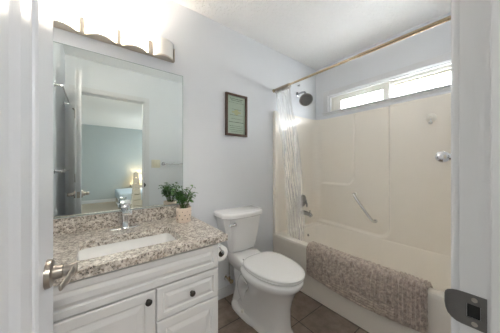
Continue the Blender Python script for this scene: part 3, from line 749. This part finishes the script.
# ------------------------------------------------------------------ toilet paper on the cabinet side
def tp():
    cx, cz, y0, y1 = 0.617, 0.655, 1.085, 1.185
    t = thing('toilet_paper_holder', 'chrome toilet paper holder screwed to the side of the vanity', 'holder', (0.571, 1.115, cz))
    bm = B(); box(bm, 0.5705, 0.576, 1.052, 1.078, cz+0.01, cz+0.07, 0.002)
    tube(bm, smooth_path([(0.574, 1.065, cz+0.04), (0.59, 1.066, cz+0.04), (0.607, 1.067, cz+0.016), (cx, 1.068, cz), (cx, 1.085, cz)], 5), 0.0045, 10); obj('bracket', bm, 'chrome', t, smooth=50)
    bm = B(); lathe(bm, (cx, 1.068, cz), (0,1,0), [(0, 0.008), (0.12, 0.008)], 14); obj('spindle', bm, 'chrome', t, smooth=50)
    bm = B(); N = 36
    R0, R1 = 0.0200, 0.0440
    prof = [(0, R0), (0, R1-0.001), (0.001, R1), (y1-y0-0.001, R1), (y1-y0, R1-0.001), (y1-y0, R0), (0, R0)]
    lathe(bm, (cx, y0, cz-0.012), (0,1,0), prof, N, caps=False)
    r = obj('toilet_paper_roll', bm, 'paper', None, smooth=40, loc=(cx, y0, cz-0.07)); tag(r, 'white toilet paper roll hanging beside the vanity drawers', 'toilet paper')
    bm = B(); lathe(bm, (cx, y0+0.001, cz-0.012), (0,1,0), [(0, R0-0.0005), (y1-y0-0.002, R0-0.0005), (y1-y0-0.002, R0-0.002), (0, R0-0.002), (0, R0-0.0005)], N, caps=False); obj('core', bm, 'card', r, smooth=40)
tp()

# ------------------------------------------------------------------ one-piece tub and surround
AX = 1.530; TZ = 0.450
def tub():
    t = thing('bathtub_surround', 'almond acrylic one-piece bathtub and wall surround with apron', 'bathtub', (AX, 0.83, 0))
    y0, y1, xb = YC+0.003, YA-0.003, XB-0.003
    n = 8
    def R(x0, x1, a, b_, r, z): return [V(x, y, z) for x, y in rrect((x0+x1)/2, (a+b_)/2, (x1-x0)/2, (b_-a)/2, r, n)]
    bm = B()
    rings = [R(AX+0.012, xb, y0, y1, 0.001, 0.0), R(AX+0.010, xb, y0, y1, 0.001, 0.06), R(AX+0.004, xb, y0, y1, 0.001, 0.40), R(AX, xb, y0, y1, 0.001, 0.420), R(AX, xb, y0, y1, 0.001, 0.442), R(AX+0.003, xb-0.001, y0, y1, 0.001, 0.448), R(AX+0.009, xb-0.002, y0, y1, 0.001, TZ),
             R(AX+0.070, 2.262, 0.155, 1.500, 0.13, TZ), R(AX+0.078, 2.260, 0.163, 1.493, 0.13, TZ-0.004), R(AX+0.084, 2.257, 0.172, 1.487, 0.13, TZ-0.014),
             R(AX+0.10, 2.215, 0.21, 1.46, 0.14, 0.26), R(AX+0.12, 2.19, 0.26, 1.44, 0.15, 0.13), R(AX+0.16, 2.15, 0.32, 1.40, 0.14, 0.095)]
    loft(bm, rings, True, True)
    obj('tub', bm, 'acrylic', t, smooth=35)
    ZT = 1.766
    def ss(v, a, b_):
        u = max(0, min(1, (v-a)/(b_-a))); return u*u*(3-2*u)
    # back panel as a moulded surface
    def sd_rr(y, z, cy, cz, hy, hz, r):   # signed distance to rounded rectangle
        qy, qz = abs(y-cy)-hy+r, abs(z-cz)-hz+r
        return math.hypot(max(qy, 0), max(qz, 0)) + min(max(qy, qz), 0) - r
    def depth(y, z):
        # outer level -> mid recess -> upper-left recess
        curve = 0.466 + 0.012*math.cos((y-1.44)*5)
        d1 = sd_rr(y, z, 0.727+1.0, curve+1.0, 1.0, 1.0, 0.11)
        d2 = sd_rr(y, z, 1.081+1.0, 0.955+1.0, 1.0, 1.0, 0.10)
        return 0.034*ss(-d1, -0.003, 0.026) + 0.0145*ss(-d2, -0.003, 0.016)
    bm = B()
    ys = sorted(set([round(y0 + (y1-y0)*k/200, 5) for k in range(201)])); zs = [TZ-0.002 + (ZT-0.012-TZ)*k/170 for k in range(171)]
    X0 = 2.264
    grid = []
    for z in zs: grid.append([V(X0 + depth(y, z), y, z) for y in ys])
    grid.append([V(X0 + min(depth(y, zs[-1]) + 0.003, xb-X0), y, ZT-0.004) for y in ys]); grid.append([V(X0 + min(depth(y, zs[-1]) + 0.010, xb-X0), y, ZT) for y in ys]); grid.append([V(xb, y, ZT) for y in ys])
    loft(bm, grid, False, False, closed=False)
    obj('back_panel', bm, 'acrylic', t, smooth=60)
    # end panels (plumbing end at the mirror wall, and the near end)
    for s in (1, -1):
        yw = y1 if s == 1 else y0; yf = yw - s*0.028
        bm = B(); xs = [AX+0.004, AX+0.006, AX+0.010, AX+0.030, AX+0.036, AX+0.048, AX+0.06, 1.75, 2.0, 2.15] + [2.20 + 0.113*math.sin(PI/2*k/14) for k in range(15)]
        def yy(x):
            if x < AX+0.0045: return yw
            if x < AX+0.007: return yf - s*0.006
            if x < AX+0.031: return yf - s*0.009
            if x < AX+0.037: return yf - s*0.006
            if x <= 2.2: return yf
            return yf - s*0.10*(1 - math.sqrt(max(0, 1 - ((x-2.2)/0.113)**2)))
        zz = [TZ-0.002, 0.9, 1.4, ZT-0.010]
        g = [[V(x, yy(x), z) for x in xs] for z in zz]
        g.append([V(x, yy(x)+s*0.002 if x > AX+0.005 else yw, ZT-0.003) for x in xs]); g.append([V(x, min(yw, yy(x)+s*0.008) if s == 1 else max(yw, yy(x)-0.008), ZT) for x in xs]); g.append([V(x, yw, ZT) for x in xs])
        loft(bm, g, False, False, closed=False)
        obj('end_panel', bm, 'acrylic', t, smooth=35)
tub()

# grab bar
def grab():
    t = thing('grab_bar', 'slanted pale steel grab bar on the tub back panel', 'grab bar', (2.28, 0.95, 0.6))
    a, b_ = V(2.277, 1.062, 0.868), V(2.277, 0.862, 0.612)
    bm = B(); off = V(-0.045, 0, 0); bow = V(0, 0.03, -0.024)
    tube(bm, smooth_path([a, a+off*0.7, a+off+(b_-a)*0.12+bow*0.1, (a+b_)/2+off+bow*0.15, b_+off+(a-b_)*0.12+bow*0.1, b_+off*0.7, b_], 8), 0.0135, 14); obj('bar', bm, 'satin', t, smooth=60)
    for p, r in ((a, 0.016), (b_, 0.020)):
        bm = B(); lathe(bm, p+V(0.006, 0, 0), (-1,0,0), [(0, r), (0.012, r), (0.02, r*0.75)], 20); o = obj('flange', bm, 'chrome' if p is b_ else 'plastic', t, smooth=40)
grab()

# suction hook
def hook():
    y, z = 0.425, 1.585; x = 2.262
    t = thing('suction_hook', 'white suction cup hook on the tub wall under the window', 'hook', (x, y, z))
    bm = B(); lathe(bm, (x, y, z), (-1,0,0), [(0, 0.036), (0.004, 0.033), (0.010, 0.022), (0.016, 0.014), (0.024, 0.012), (0.026, 0.0)], 24); obj('suction_cup', bm, 'plastic', t, smooth=50)
    bm = B(); tube(bm, smooth_path([(x-0.018, y, z+0.004), (x-0.020, y, z-0.025), (x-0.024, y, z-0.046), (x-0.038, y, z-0.052), (x-0.046, y, z-0.040)], 6), 0.006, 10); lathe(bm, (x-0.02, y, z-0.046), (-1,0,0), [(0, 0.014), (0.008, 0.014), (0.011, 0.010)], 16); obj('hook', bm, 'chrome', t, smooth=50)
hook()

# tub fittings on the plumbing wall
YP = YA-0.003-0.028
def fittings():
    t = thing('tub_valve', 'chrome shower mixer valve with lever above the tub spout', 'valve', (2.0, YP, 0.75))
    bm = B(); lathe(bm, (2.0, YP+0.001, 0.755), (0,-1,0), [(0, 0.075), (0.005, 0.073), (0.010, 0.06), (0.011, 0.028), (0.035, 0.025), (0.05, 0.022), (0.055, 0.0)], 28); obj('escutcheon', bm, 'fitting', t, smooth=40)
    bm = B(); tube(bm, smooth_path([(2.0, YP-0.045, 0.755), (2.0, YP-0.062, 0.73), (2.0, YP-0.066, 0.69)], 5), [0.012]*4+[0.010]*4+[0.008]*3, 12); obj('lever', bm, 'fitting', t, smooth=60)
    t = thing('tub_spout', 'chrome tub filler spout below the mixer valve', 'spout', (2.0, YP, 0.60))
    bm = B(); pts = smooth_path([(2.0, YP+0.001, 0.615), (2.0, YP-0.05, 0.615), (2.0, YP-0.10, 0.610), (2.0, YP-0.128, 0.592)], 5); tube(bm, pts, [0.028 - 0.006*i/(len(pts)-1) for i in range(len(pts))], 18); obj('spout_body', bm, 'fitting', t, smooth=50)
    bm = B(); lathe(bm, (2.0, YP-0.108, 0.632), (0,0,1), [(0, 0.005), (0.016, 0.005), (0.017, 0.009), (0.023, 0.009)], 12); obj('diverter_knob', bm, 'fitting', t, smooth=40)
    bm = B(); c = V(2.0, 1.475, 0.355); lathe(bm, c+V(0,0.010,0), (0,-1,0.12), [(0, 0.036), (0.006, 0.034), (0.010, 0.02), (0.011, 0.006), (0.022, 0.006), (0.023, 0.0)], 24)
    o = obj('overflow_plate', bm, 'fitting', None, smooth=40); tag(o, 'round chrome overflow plate inside the tub end', 'overflow')
    # shower arm and head
    t = thing('overhead_shower', 'round chrome shower head with dark nozzles on an angled arm', 'shower head', (1.945, YA, 2.03))
    ax = V(1.945, YA, 2.035)
    bm = B(); lathe(bm, ax+V(0,-0.001,0), (0,-1,0), [(0, 0.030), (0.004, 0.029), (0.010, 0.016), (0.011, 0.010)], 20); obj('flange', bm, 'fitting', t, smooth=40)
    hd = V(1.905, 1.435, 1.925); dr = V(-0.45, -0.56, -0.66).normalized()
    bm = B(); tube(bm, smooth_path([ax, ax+V(0,-0.06,0.006), ax+V(0,-0.11,-0.005), hd - dr*0.055 + V(0,0,0.0)], 6), 0.0105, 12); lathe(bm, hd-dr*0.062, dr, [(0, 0.011), (0.01, 0.018), (0.025, 0.018), (0.032, 0.014)], 16); obj('shower_arm', bm, 'fitting', t, smooth=50)
    bm = B(); lathe(bm, hd-dr*0.032, dr, [(0, 0.014), (0.008, 0.03), (0.016, 0.060), (0.024, 0.074), (0.036, 0.077), (0.041, 0.074), (0.0415, 0.067)], 36); h = obj('head', bm, 'fitting', t, smooth=40)
    bm = B(); fc = hd + dr*0.0096; lathe(bm, fc-dr*0.001, dr, [(0, 0.067), (0.0015, 0.066)], 36); f = obj('face_plate', bm, 'rubber', h)
    bm = B(); a, b_ = frame_of(dr)
    for rr, nn in ((0.0, 1), (0.02, 6), (0.04, 12), (0.058, 16)):
        for k in range(nn):
            an = 2*PI*k/nn; lathe(bm, fc+(a*math.cos(an)+b_*math.sin(an))*rr, dr, [(0, 0.0062), (0.004, 0.004)], 8)
    obj('nozzles', bm, 'fitting', h)
    bm = B(); p = V(1.957, YA, 2.145)
    lathe(bm, p+V(0,-0.0005,0), (0,-1,0), [(0, 0.009), (0.003, 0.009), (0.004, 0.004), (0.018, 0.0035)], 12); tube(bm, [p+V(0.010*math.cos(u), -0.022, -0.004+0.010*math.sin(u)) for u in [2*PI*k/14 for k in range(15)]], 0.0022, 8)
    o = obj('wall_eye_hook', bm, 'fitting', None, smooth=50); tag(o, 'tiny chrome eye hook in the wall above the shower head', 'hook')
fittings()

# ------------------------------------------------------------------ shower rod, rings, curtain
RX, RZ = 1.548, 1.989
def rod():
    t = thing('shower_curtain_rod', 'brass telescoping shower curtain rod across the tub', 'curtain rod', (RX, 0.8, RZ))
    bm = B(); lathe(bm, (RX, YA-0.002, RZ), (0,-1,0), [(0.0, 0.010), (0.90, 0.010)], 16); obj('inner_tube', bm, 'brass', t, smooth=40)
    bm = B(); lathe(bm, (RX, 0.700, RZ), (0,-1,0), [(0.0, 0.0105), (0.0, 0.0128), (0.012, 0.0130), (0.013, 0.0122), (0.700-YC-0.002, 0.0122)], 16); obj('outer_tube', bm, 'brass', t, smooth=40)
    for y, s in ((YA-0.0005, -1), (YC+0.0005, 1)):
        bm = B(); lathe(bm, (RX, y, RZ), (0,s,0), [(0, 0.019), (0.004, 0.0185), (0.012, 0.014), (0.02, 0.012)], 20); obj('end_flange', bm, 'brass', t, smooth=40)
rod()
rings_y = [1.545, 1.528, 1.512, 1.495, 1.478, 1.462, 1.446, 1.430, 1.414, 1.398, 1.382, 1.366]
bm = B(); c = V(RX, rings_y[0], RZ-0.012); tube(bm, [c+V(0.022*math.cos(u), 0.003*math.sin(u*0.5), 0.025*math.sin(u)) for u in [2*PI*k/20 for k in range(21)]], 0.0032, 8)
ring0 = obj('curtain_ring', bm, 'nickel', None, smooth=60, loc=c)
for i, y in enumerate(rings_y):
    r = ring0 if i == 0 else ring0.copy()
    if i: C.objects.link(r)
    r.location = (RX, y, RZ-0.012)
    tag(r, 'thin metal curtain ring bunched on the rod over the clear curtain', 'curtain ring', 'curtain rings bunched on the rod')
def curtain():
    bm = B(); NU, NV = 160, 120; rows = []
    for j in range(NV+1):
        v = j/NV; z = 1.953 - v*(1.953-0.30)
        # near and far edges of the bunched curtain as it falls into the tub
        ya = 1.555 - 0.075*v - 0.02*math.sin(v*PI); yb = 1.362 - 0.105*v**0.7 - 0.02*math.sin(v*PI)
        xc = RX + 0.125*min(1, v*1.05)**1.1
        row = []
        for i in range(NU+1):
            u = i/NU; y = ya + (yb-ya)*u
            ph = 2*PI*8*u
            amp = 0.022 + 0.012*math.sin(7*v+u*5)
            x = xc + amp*math.sin(ph + 0.8*math.sin(3*v+4*u)) + 0.006*math.sin(23*v + 9*u) + 0.010*math.sin(5*v+2*PI*u) + 0.012*mnoise.noise(Vector((u*9, v*14, 2))) + 0.006*mnoise.noise(Vector((u*24, v*34, 5)))
            y += 0.008*math.cos(ph*0.9 + 2*v) + 0.004*math.sin(31*v + 5*u)
            y = min(y, 1.552)
            if v > 0.9: x = max(x, 1.632)
            row.append(V(x, y, z + 0.004*math.sin(ph)*(1-v)))
        rows.append(row)
    loft(bm, rows, False, False, closed=False)
    o = obj('shower_curtain', bm, 'vinyl', None, smooth=180, loc=(RX, 1.45, RZ)); tag(o, 'clear vinyl shower curtain gathered at the mirror-wall end of the rod', 'shower curtain')
curtain()

# ------------------------------------------------------------------ bath mat draped over the apron
def bathmat():
    Y0, Y1 = 0.300, 1.136
    def arcpath(yv):
        out_z = 0.205 - 0.035*math.sin(PI*min(1, max(0, (1.136-yv)/0.836))) + 0.0*(yv)
        P = [(AX+0.108, 0.36), (AX+0.098, 0.42), (AX+0.086, 0.455), (AX+0.066, 0.464), (AX+0.03, 0.466), (AX+0.006, 0.464), (AX-0.008, 0.452), (AX-0.013, 0.43), (AX-0.012, 0.36), (AX-0.009, 0.28), (AX-0.008, out_z)]
        return [Vector((x, yv, z)) for x, z in P]
    import mathutils
    NY, NS = 330, 150; rows = []
    nz = mathutils.noise
    for i in range(NY+1):
        yv = Y1 + (Y0-Y1)*i/NY
        path = arcpath(yv); L = [0]
        for a, b_ in zip(path, path[1:]): L.append(L[-1]+(b_-a).length)
        row = []
        for j in range(NS+1):
            s = L[-1]*j/NS; k = 0
            while k < len(L)-2 and L[k+1] < s: k += 1
            f = (s-L[k])/(L[k+1]-L[k]); p = path[k].lerp(path[k+1], f)
            d_ = (path[k+1]-path[k]); nrm = V(d_.z, 0, -d_.x).normalized()
            if nrm.x > 0 and k >= 6: nrm = -nrm
            if 2 <= k < 6 and nrm.z < 0: nrm = -nrm
            if k < 2: nrm = V(-1, 0, 0.2).normalized()
            q = Vector((yv*70, s*70, 0)); h = 0.5+0.5*nz.noise(q)
            h2 = 0.5+0.5*nz.noise(Vector((yv*190, s*190, 3)))
            # chenille rows: across the border bands, along the centre
            edge = min(i/NY*(Y1-Y0), (1-i/NY)*(Y1-Y0))
            sb = min(s, L[-1]-s)
            if edge < 0.16: rib = abs(math.sin(yv*PI/0.021))
            elif sb < 0.09: rib = abs(math.sin(s*PI/0.019))
            else: rib = abs(math.sin(yv*PI/0.03 + 2*nz.noise(Vector((yv*8, s*8, 1))))) * 0.7
            groove = 1.0
            if abs(edge-0.16) < 0.006 : groove = 0.3
            if edge > 0.16 and abs(sb-0.09) < 0.006: groove = 0.3
            e = min(1.0, edge/0.01, sb/0.012) if True else 1
            off = 0.001 + (0.012*rib + 0.010*h + 0.006*h2)*groove*max(0.1, e)
            wob = 0.006*nz.noise(Vector((yv*12, s*5, 7)))
            row.append(p + nrm*off + V(0, 0.004*nz.noise(Vector((s*40, 2, 1 if i < NY/2 else 9))) if edge < 0.004 else 0, 0) + V(0, 0, 0.006*nz.noise(Vector((yv*30, 5, 5)))*(j/NS)**6))
        rows.append(row)
    bm = B(); loft(bm, rows, False, False, closed=False)
    # hem: close underside slightly inside
    o = obj('bath_mat', bm, 'mat', None, smooth=180, loc=(AX, 0.72, 0.2)); tag(o, 'taupe chenille bath mat draped over the tub apron', 'bath mat')
    s = o.modifiers.new('solid', 'SOLIDIFY'); s.thickness = 0.005; s.offset = -1 
bathmat()

# ------------------------------------------------------------------ towel bars
def towel_bar(label, wallpt, along, out, L, z):
    p0 = Vector(wallpt); a = Vector(along); n = Vector(out)
    t = thing('towel_bar', label, 'towel bar', p0)
    for k, q in enumerate((p0, p0+a*L)):
        bm = B(); lathe(bm, q+n*0.0003, n, [(0, 0.024), (0.005, 0.023), (0.009, 0.012), (0.05, 0.009)], 20)
        lathe(bm, q+n*0.062-a*0.018, a, [(0, 0.004), (0.003, 0.012), (0.009, 0.0155), (0.018, 0.0165), (0.027, 0.0155), (0.033, 0.012), (0.036, 0.004)], 18)
        obj('post', bm, 'chrome', t, smooth=50)
    bm = B(); tube(bm, [p0+n*0.062, p0+n*0.062+a*L], 0.0085, 14); obj('bar', bm, 'chrome', t, smooth=60)
towel_bar('chrome towel bar on the door-side wall beside the light switch', (0.80, YC, 1.205), (1,0,0), (0,1,0), 0.61, 1.205)
def thin_bar(label, z):
    t = thing('towel_bar', label, 'towel bar', (XD, 0.24, z))
    for y in (0.24, 0.87):
        bm = B(); lathe(bm, (XD+0.0003, y, z), (1,0,0), [(0, 0.020), (0.004, 0.019), (0.008, 0.008), (0.048, 0.006)], 16); obj('post', bm, 'chrome', t, smooth=50)
    bm = B(); tube(bm, [(XD+0.05, 0.225, z), (XD+0.05, 0.885, z)], 0.006, 12); obj('bar', bm, 'chrome', t, smooth=60)
thin_bar('upper chrome towel bar behind the open door, seen in the mirror', 1.845)
thin_bar('lower chrome towel bar behind the open door, seen in the mirror', 1.13)

# light switch
def switch():
    x, z = 0.70, 1.205
    t = thing('light_switch', 'ivory double light switch beside the doorway, seen in the mirror', 'light switch', (x, YC, z))
    bm = B(); box(bm, x-0.058, x+0.058, YC+0.0002, YC+0.006, z-0.057, z+0.057, 0.002); obj('switch_plate', bm, 'ivory', t, smooth=40)
    for k in (-1, 1):
        bm = B(); r = Matrix.Translation(V(x+k*0.023, YC+0.007, z)) @ Matrix.Rotation(math.radians(5*k), 4, 'X'); box(bm, -0.0165, 0.0165, -0.003, 0.004, -0.033, 0.033, 0.0015, mx=r); obj('rocker', bm, 'ivory', t, smooth=40)
switch()

# ------------------------------------------------------------------ bedroom beyond the doorway (seen in the mirror, except the added window)
BX0, BX1, BY0, BY1 = -1.6, 2.9, -4.85, -0.052
bm = B(); box(bm, BX0-T, BX1+T, BY0-T, BY1, -0.1, -0.001); struct('floor_bedroom', bm, 'carpet', loc=(0,-2.4,0))
bm = B(); box(bm, BX0-T, BX1+T, BY0-T, BY1, ZC, ZC+0.1); struct('ceiling_bedroom', bm, 'ceiling', loc=(0,-2.4,ZC))
bm = B(); box(bm, BX0-T, BX1+T, BY0-T, BY0, 0, ZC); struct('wall_bedroom_back', bm, 'bedwall', loc=(0,BY0,0))
bm = B(); box(bm, BX0-T, BX0, BY0, BY1, 0, ZC); struct('wall_bedroom_left', bm, 'bedwall')
VY0, VY1, VZ0, VZ1 = -3.9, -3.0, 1.0, 1.9  # opening cut for the added daylight window
bm = B(); box(bm, BX1, BX1+T, BY0, VY0, 0, ZC); box(bm, BX1, BX1+T, VY1, BY1, 0, ZC); box(bm, BX1, BX1+T, VY0, VY1, 0, VZ0); box(bm, BX1, BX1+T, VY0, VY1, VZ1, ZC)
struct('wall_bedroom_right', bm, 'bedwall')
bm = B()
for a in ((VY0, VY0+0.05, VZ0, VZ1), (VY1-0.05, VY1, VZ0, VZ1), (VY0, VY1, VZ0, VZ0+0.05), (VY0, VY1, VZ1-0.05, VZ1), ((VY0+VY1)/2-0.02, (VY0+VY1)/2+0.02, VZ0, VZ1)): box(bm, BX1+0.02, BX1+0.07, a[0], a[1], a[2], a[3])
win_added = struct('window_added', bm, 'plastic')  # added window, out of view, put in to light the bedroom
bm = B(); box(bm, BX1+0.04, BX1+0.045, VY0+0.04, VY1-0.04, VZ0+0.04, VZ1-0.04); obj('pane', bm, 'glass', win_added)
bm = B(); box(bm, BX0, XD-T, BY1, BY1+0.1, 0, ZC); box(bm, XB+0.14, BX1, BY1, BY1+0.1, 0, ZC); struct('wall_bedroom_front', bm, 'bedwall')
bm = B(); box(bm, BX0, BX1, BY0, BY0+0.014, 0, 0.10, 0.003); struct('baseboard_bedroom', bm, 'white')

def dome():
    x, y = 0.27, -1.25
    t = thing('ceiling_light', 'round frosted flush-mount light on the bedroom ceiling, seen in the mirror', 'light', (x, y, ZC))
    bm = B(); lathe(bm, (x, y, ZC-0.0005), (0,0,-1), [(0, 0.15), (0.02, 0.15), (0.024, 0.14)], 32); obj('base', bm, 'nickel', t, smooth=40)
    bm = B(); lathe(bm, (x, y, ZC-0.022), (0,0,-1), [(0, 0.138), (0.010, 0.13), (0.022, 0.10), (0.030, 0.05), (0.033, 0.0)], 32); obj('dome_shade', bm, 'litcool', t, smooth=60)
    bm = B(); lathe(bm, (x, y, ZC-0.054), (0,0,-1), [(0, 0.012), (0.012, 0.010), (0.02, 0.0)], 14); obj('finial', bm, 'nickel', t, smooth=60)
dome()
def bed():
    t = thing('bed', 'low bed with pale blue bedding in the far room, seen in the mirror', 'bed', (1.2, -3.6, 0))
    bm = B(); box(bm, 0.55, 2.5, -4.5, -3.22, 0.0, 0.28, 0.01); obj('bed_base', bm, 'palewood', t)
    bm = B(); box(bm, 0.53, 2.52, -4.52, -3.2, 0.2, 0.44, 0.07, 4); obj('duvet', bm, 'bedding', t, smooth=60)
    for y in (-4.1, -3.4):
        bm = B(); box(bm, 2.0, 2.45, y-0.28, y+0.28, 0.435, 0.56, 0.055, 4); obj('pillow', bm, 'pillow', t, smooth=60)
bed()
def night():
    x, y = 1.20, -4.68
    t = thing('nightstand', 'pale wooden nightstand against the far bedroom wall, seen in the mirror', 'table', (x, y, 0))
    bm = B(); box(bm, x-0.22, x+0.22, y-0.15, y+0.15, 0.50, 0.54, 0.004); obj('table_top', bm, 'palewood', t)
    bm = B(); box(bm, x-0.20, x+0.20, y-0.14, y+0.13, 0.36, 0.50, 0.002); obj('drawer', bm, 'palewood', t)
    for a in (-1, 1):
        for b_ in (-1, 1):
            bm = B(); box(bm, x+a*0.19-0.015, x+a*0.19+0.015, y+b_*0.12-0.015, y+b_*0.12+0.015, 0, 0.37); obj('leg', bm, 'palewood', t)
    t = thing('table_lamp', 'lit warm table lamp on the nightstand, seen in the mirror', 'lamp', (x, y, 0.54))
    bm = B(); lathe(bm, (x, y, 0.54), (0,0,1), [(0, 0.06), (0.012, 0.06), (0.03, 0.02), (0.08, 0.035), (0.13, 0.03), (0.16, 0.01), (0.2, 0.008)], 20); obj('lamp_base', bm, 'palewood', t, smooth=50)
    bm = B(); lathe(bm, (x, y, 0.70), (0,0,1), [(0, 0.13), (0.17, 0.09)], 24, caps=False); obj('lamp_shade', bm, 'lampshade', t, smooth=60)
    lamp('bedside_bulb', 'POINT', (x, y, 0.80), 3.5, (1.0, 0.72, 0.42), 0.04, parent=t)
night()
def obelisk():
    x, y = 0.83, -2.5
    t = thing('wooden_obelisk', 'tall tapered whitewashed wooden tower before the lamp, seen in the mirror', 'ornament', (x, y, 0))
    H_ = 0.93
    for a in (-1, 1):
        for b_ in (-1, 1):
            bm = B(); tube(bm, [(x+a*0.11, y+b_*0.11, 0), (x+a*0.035, y+b_*0.035, H_)], 0.016, 4); obj('leg', bm, 'palewood', t)
    for k in range(7):
        z = 0.08 + k*0.135; h = 0.122-(0.078)*z/H_
        bm = B(); box(bm, x-h, x+h, y-h, y+h, z, z+0.118, 0.006); obj('slat_panel', bm, 'palewood', t)
    bm = B(); box(bm, x-0.055, x+0.055, y-0.055, y+0.055, H_, H_+0.02, 0.003); obj('cap', bm, 'palewood', t)
    bm = B(); lathe(bm, (x, y, H_+0.02), (0,0,1), [(0, 0.02), (0.02, 0.012), (0.035, 0.028), (0.06, 0.03), (0.085, 0.012), (0.09, 0)], 16); obj('finial', bm, 'palewood', t, smooth=60)
obelisk()
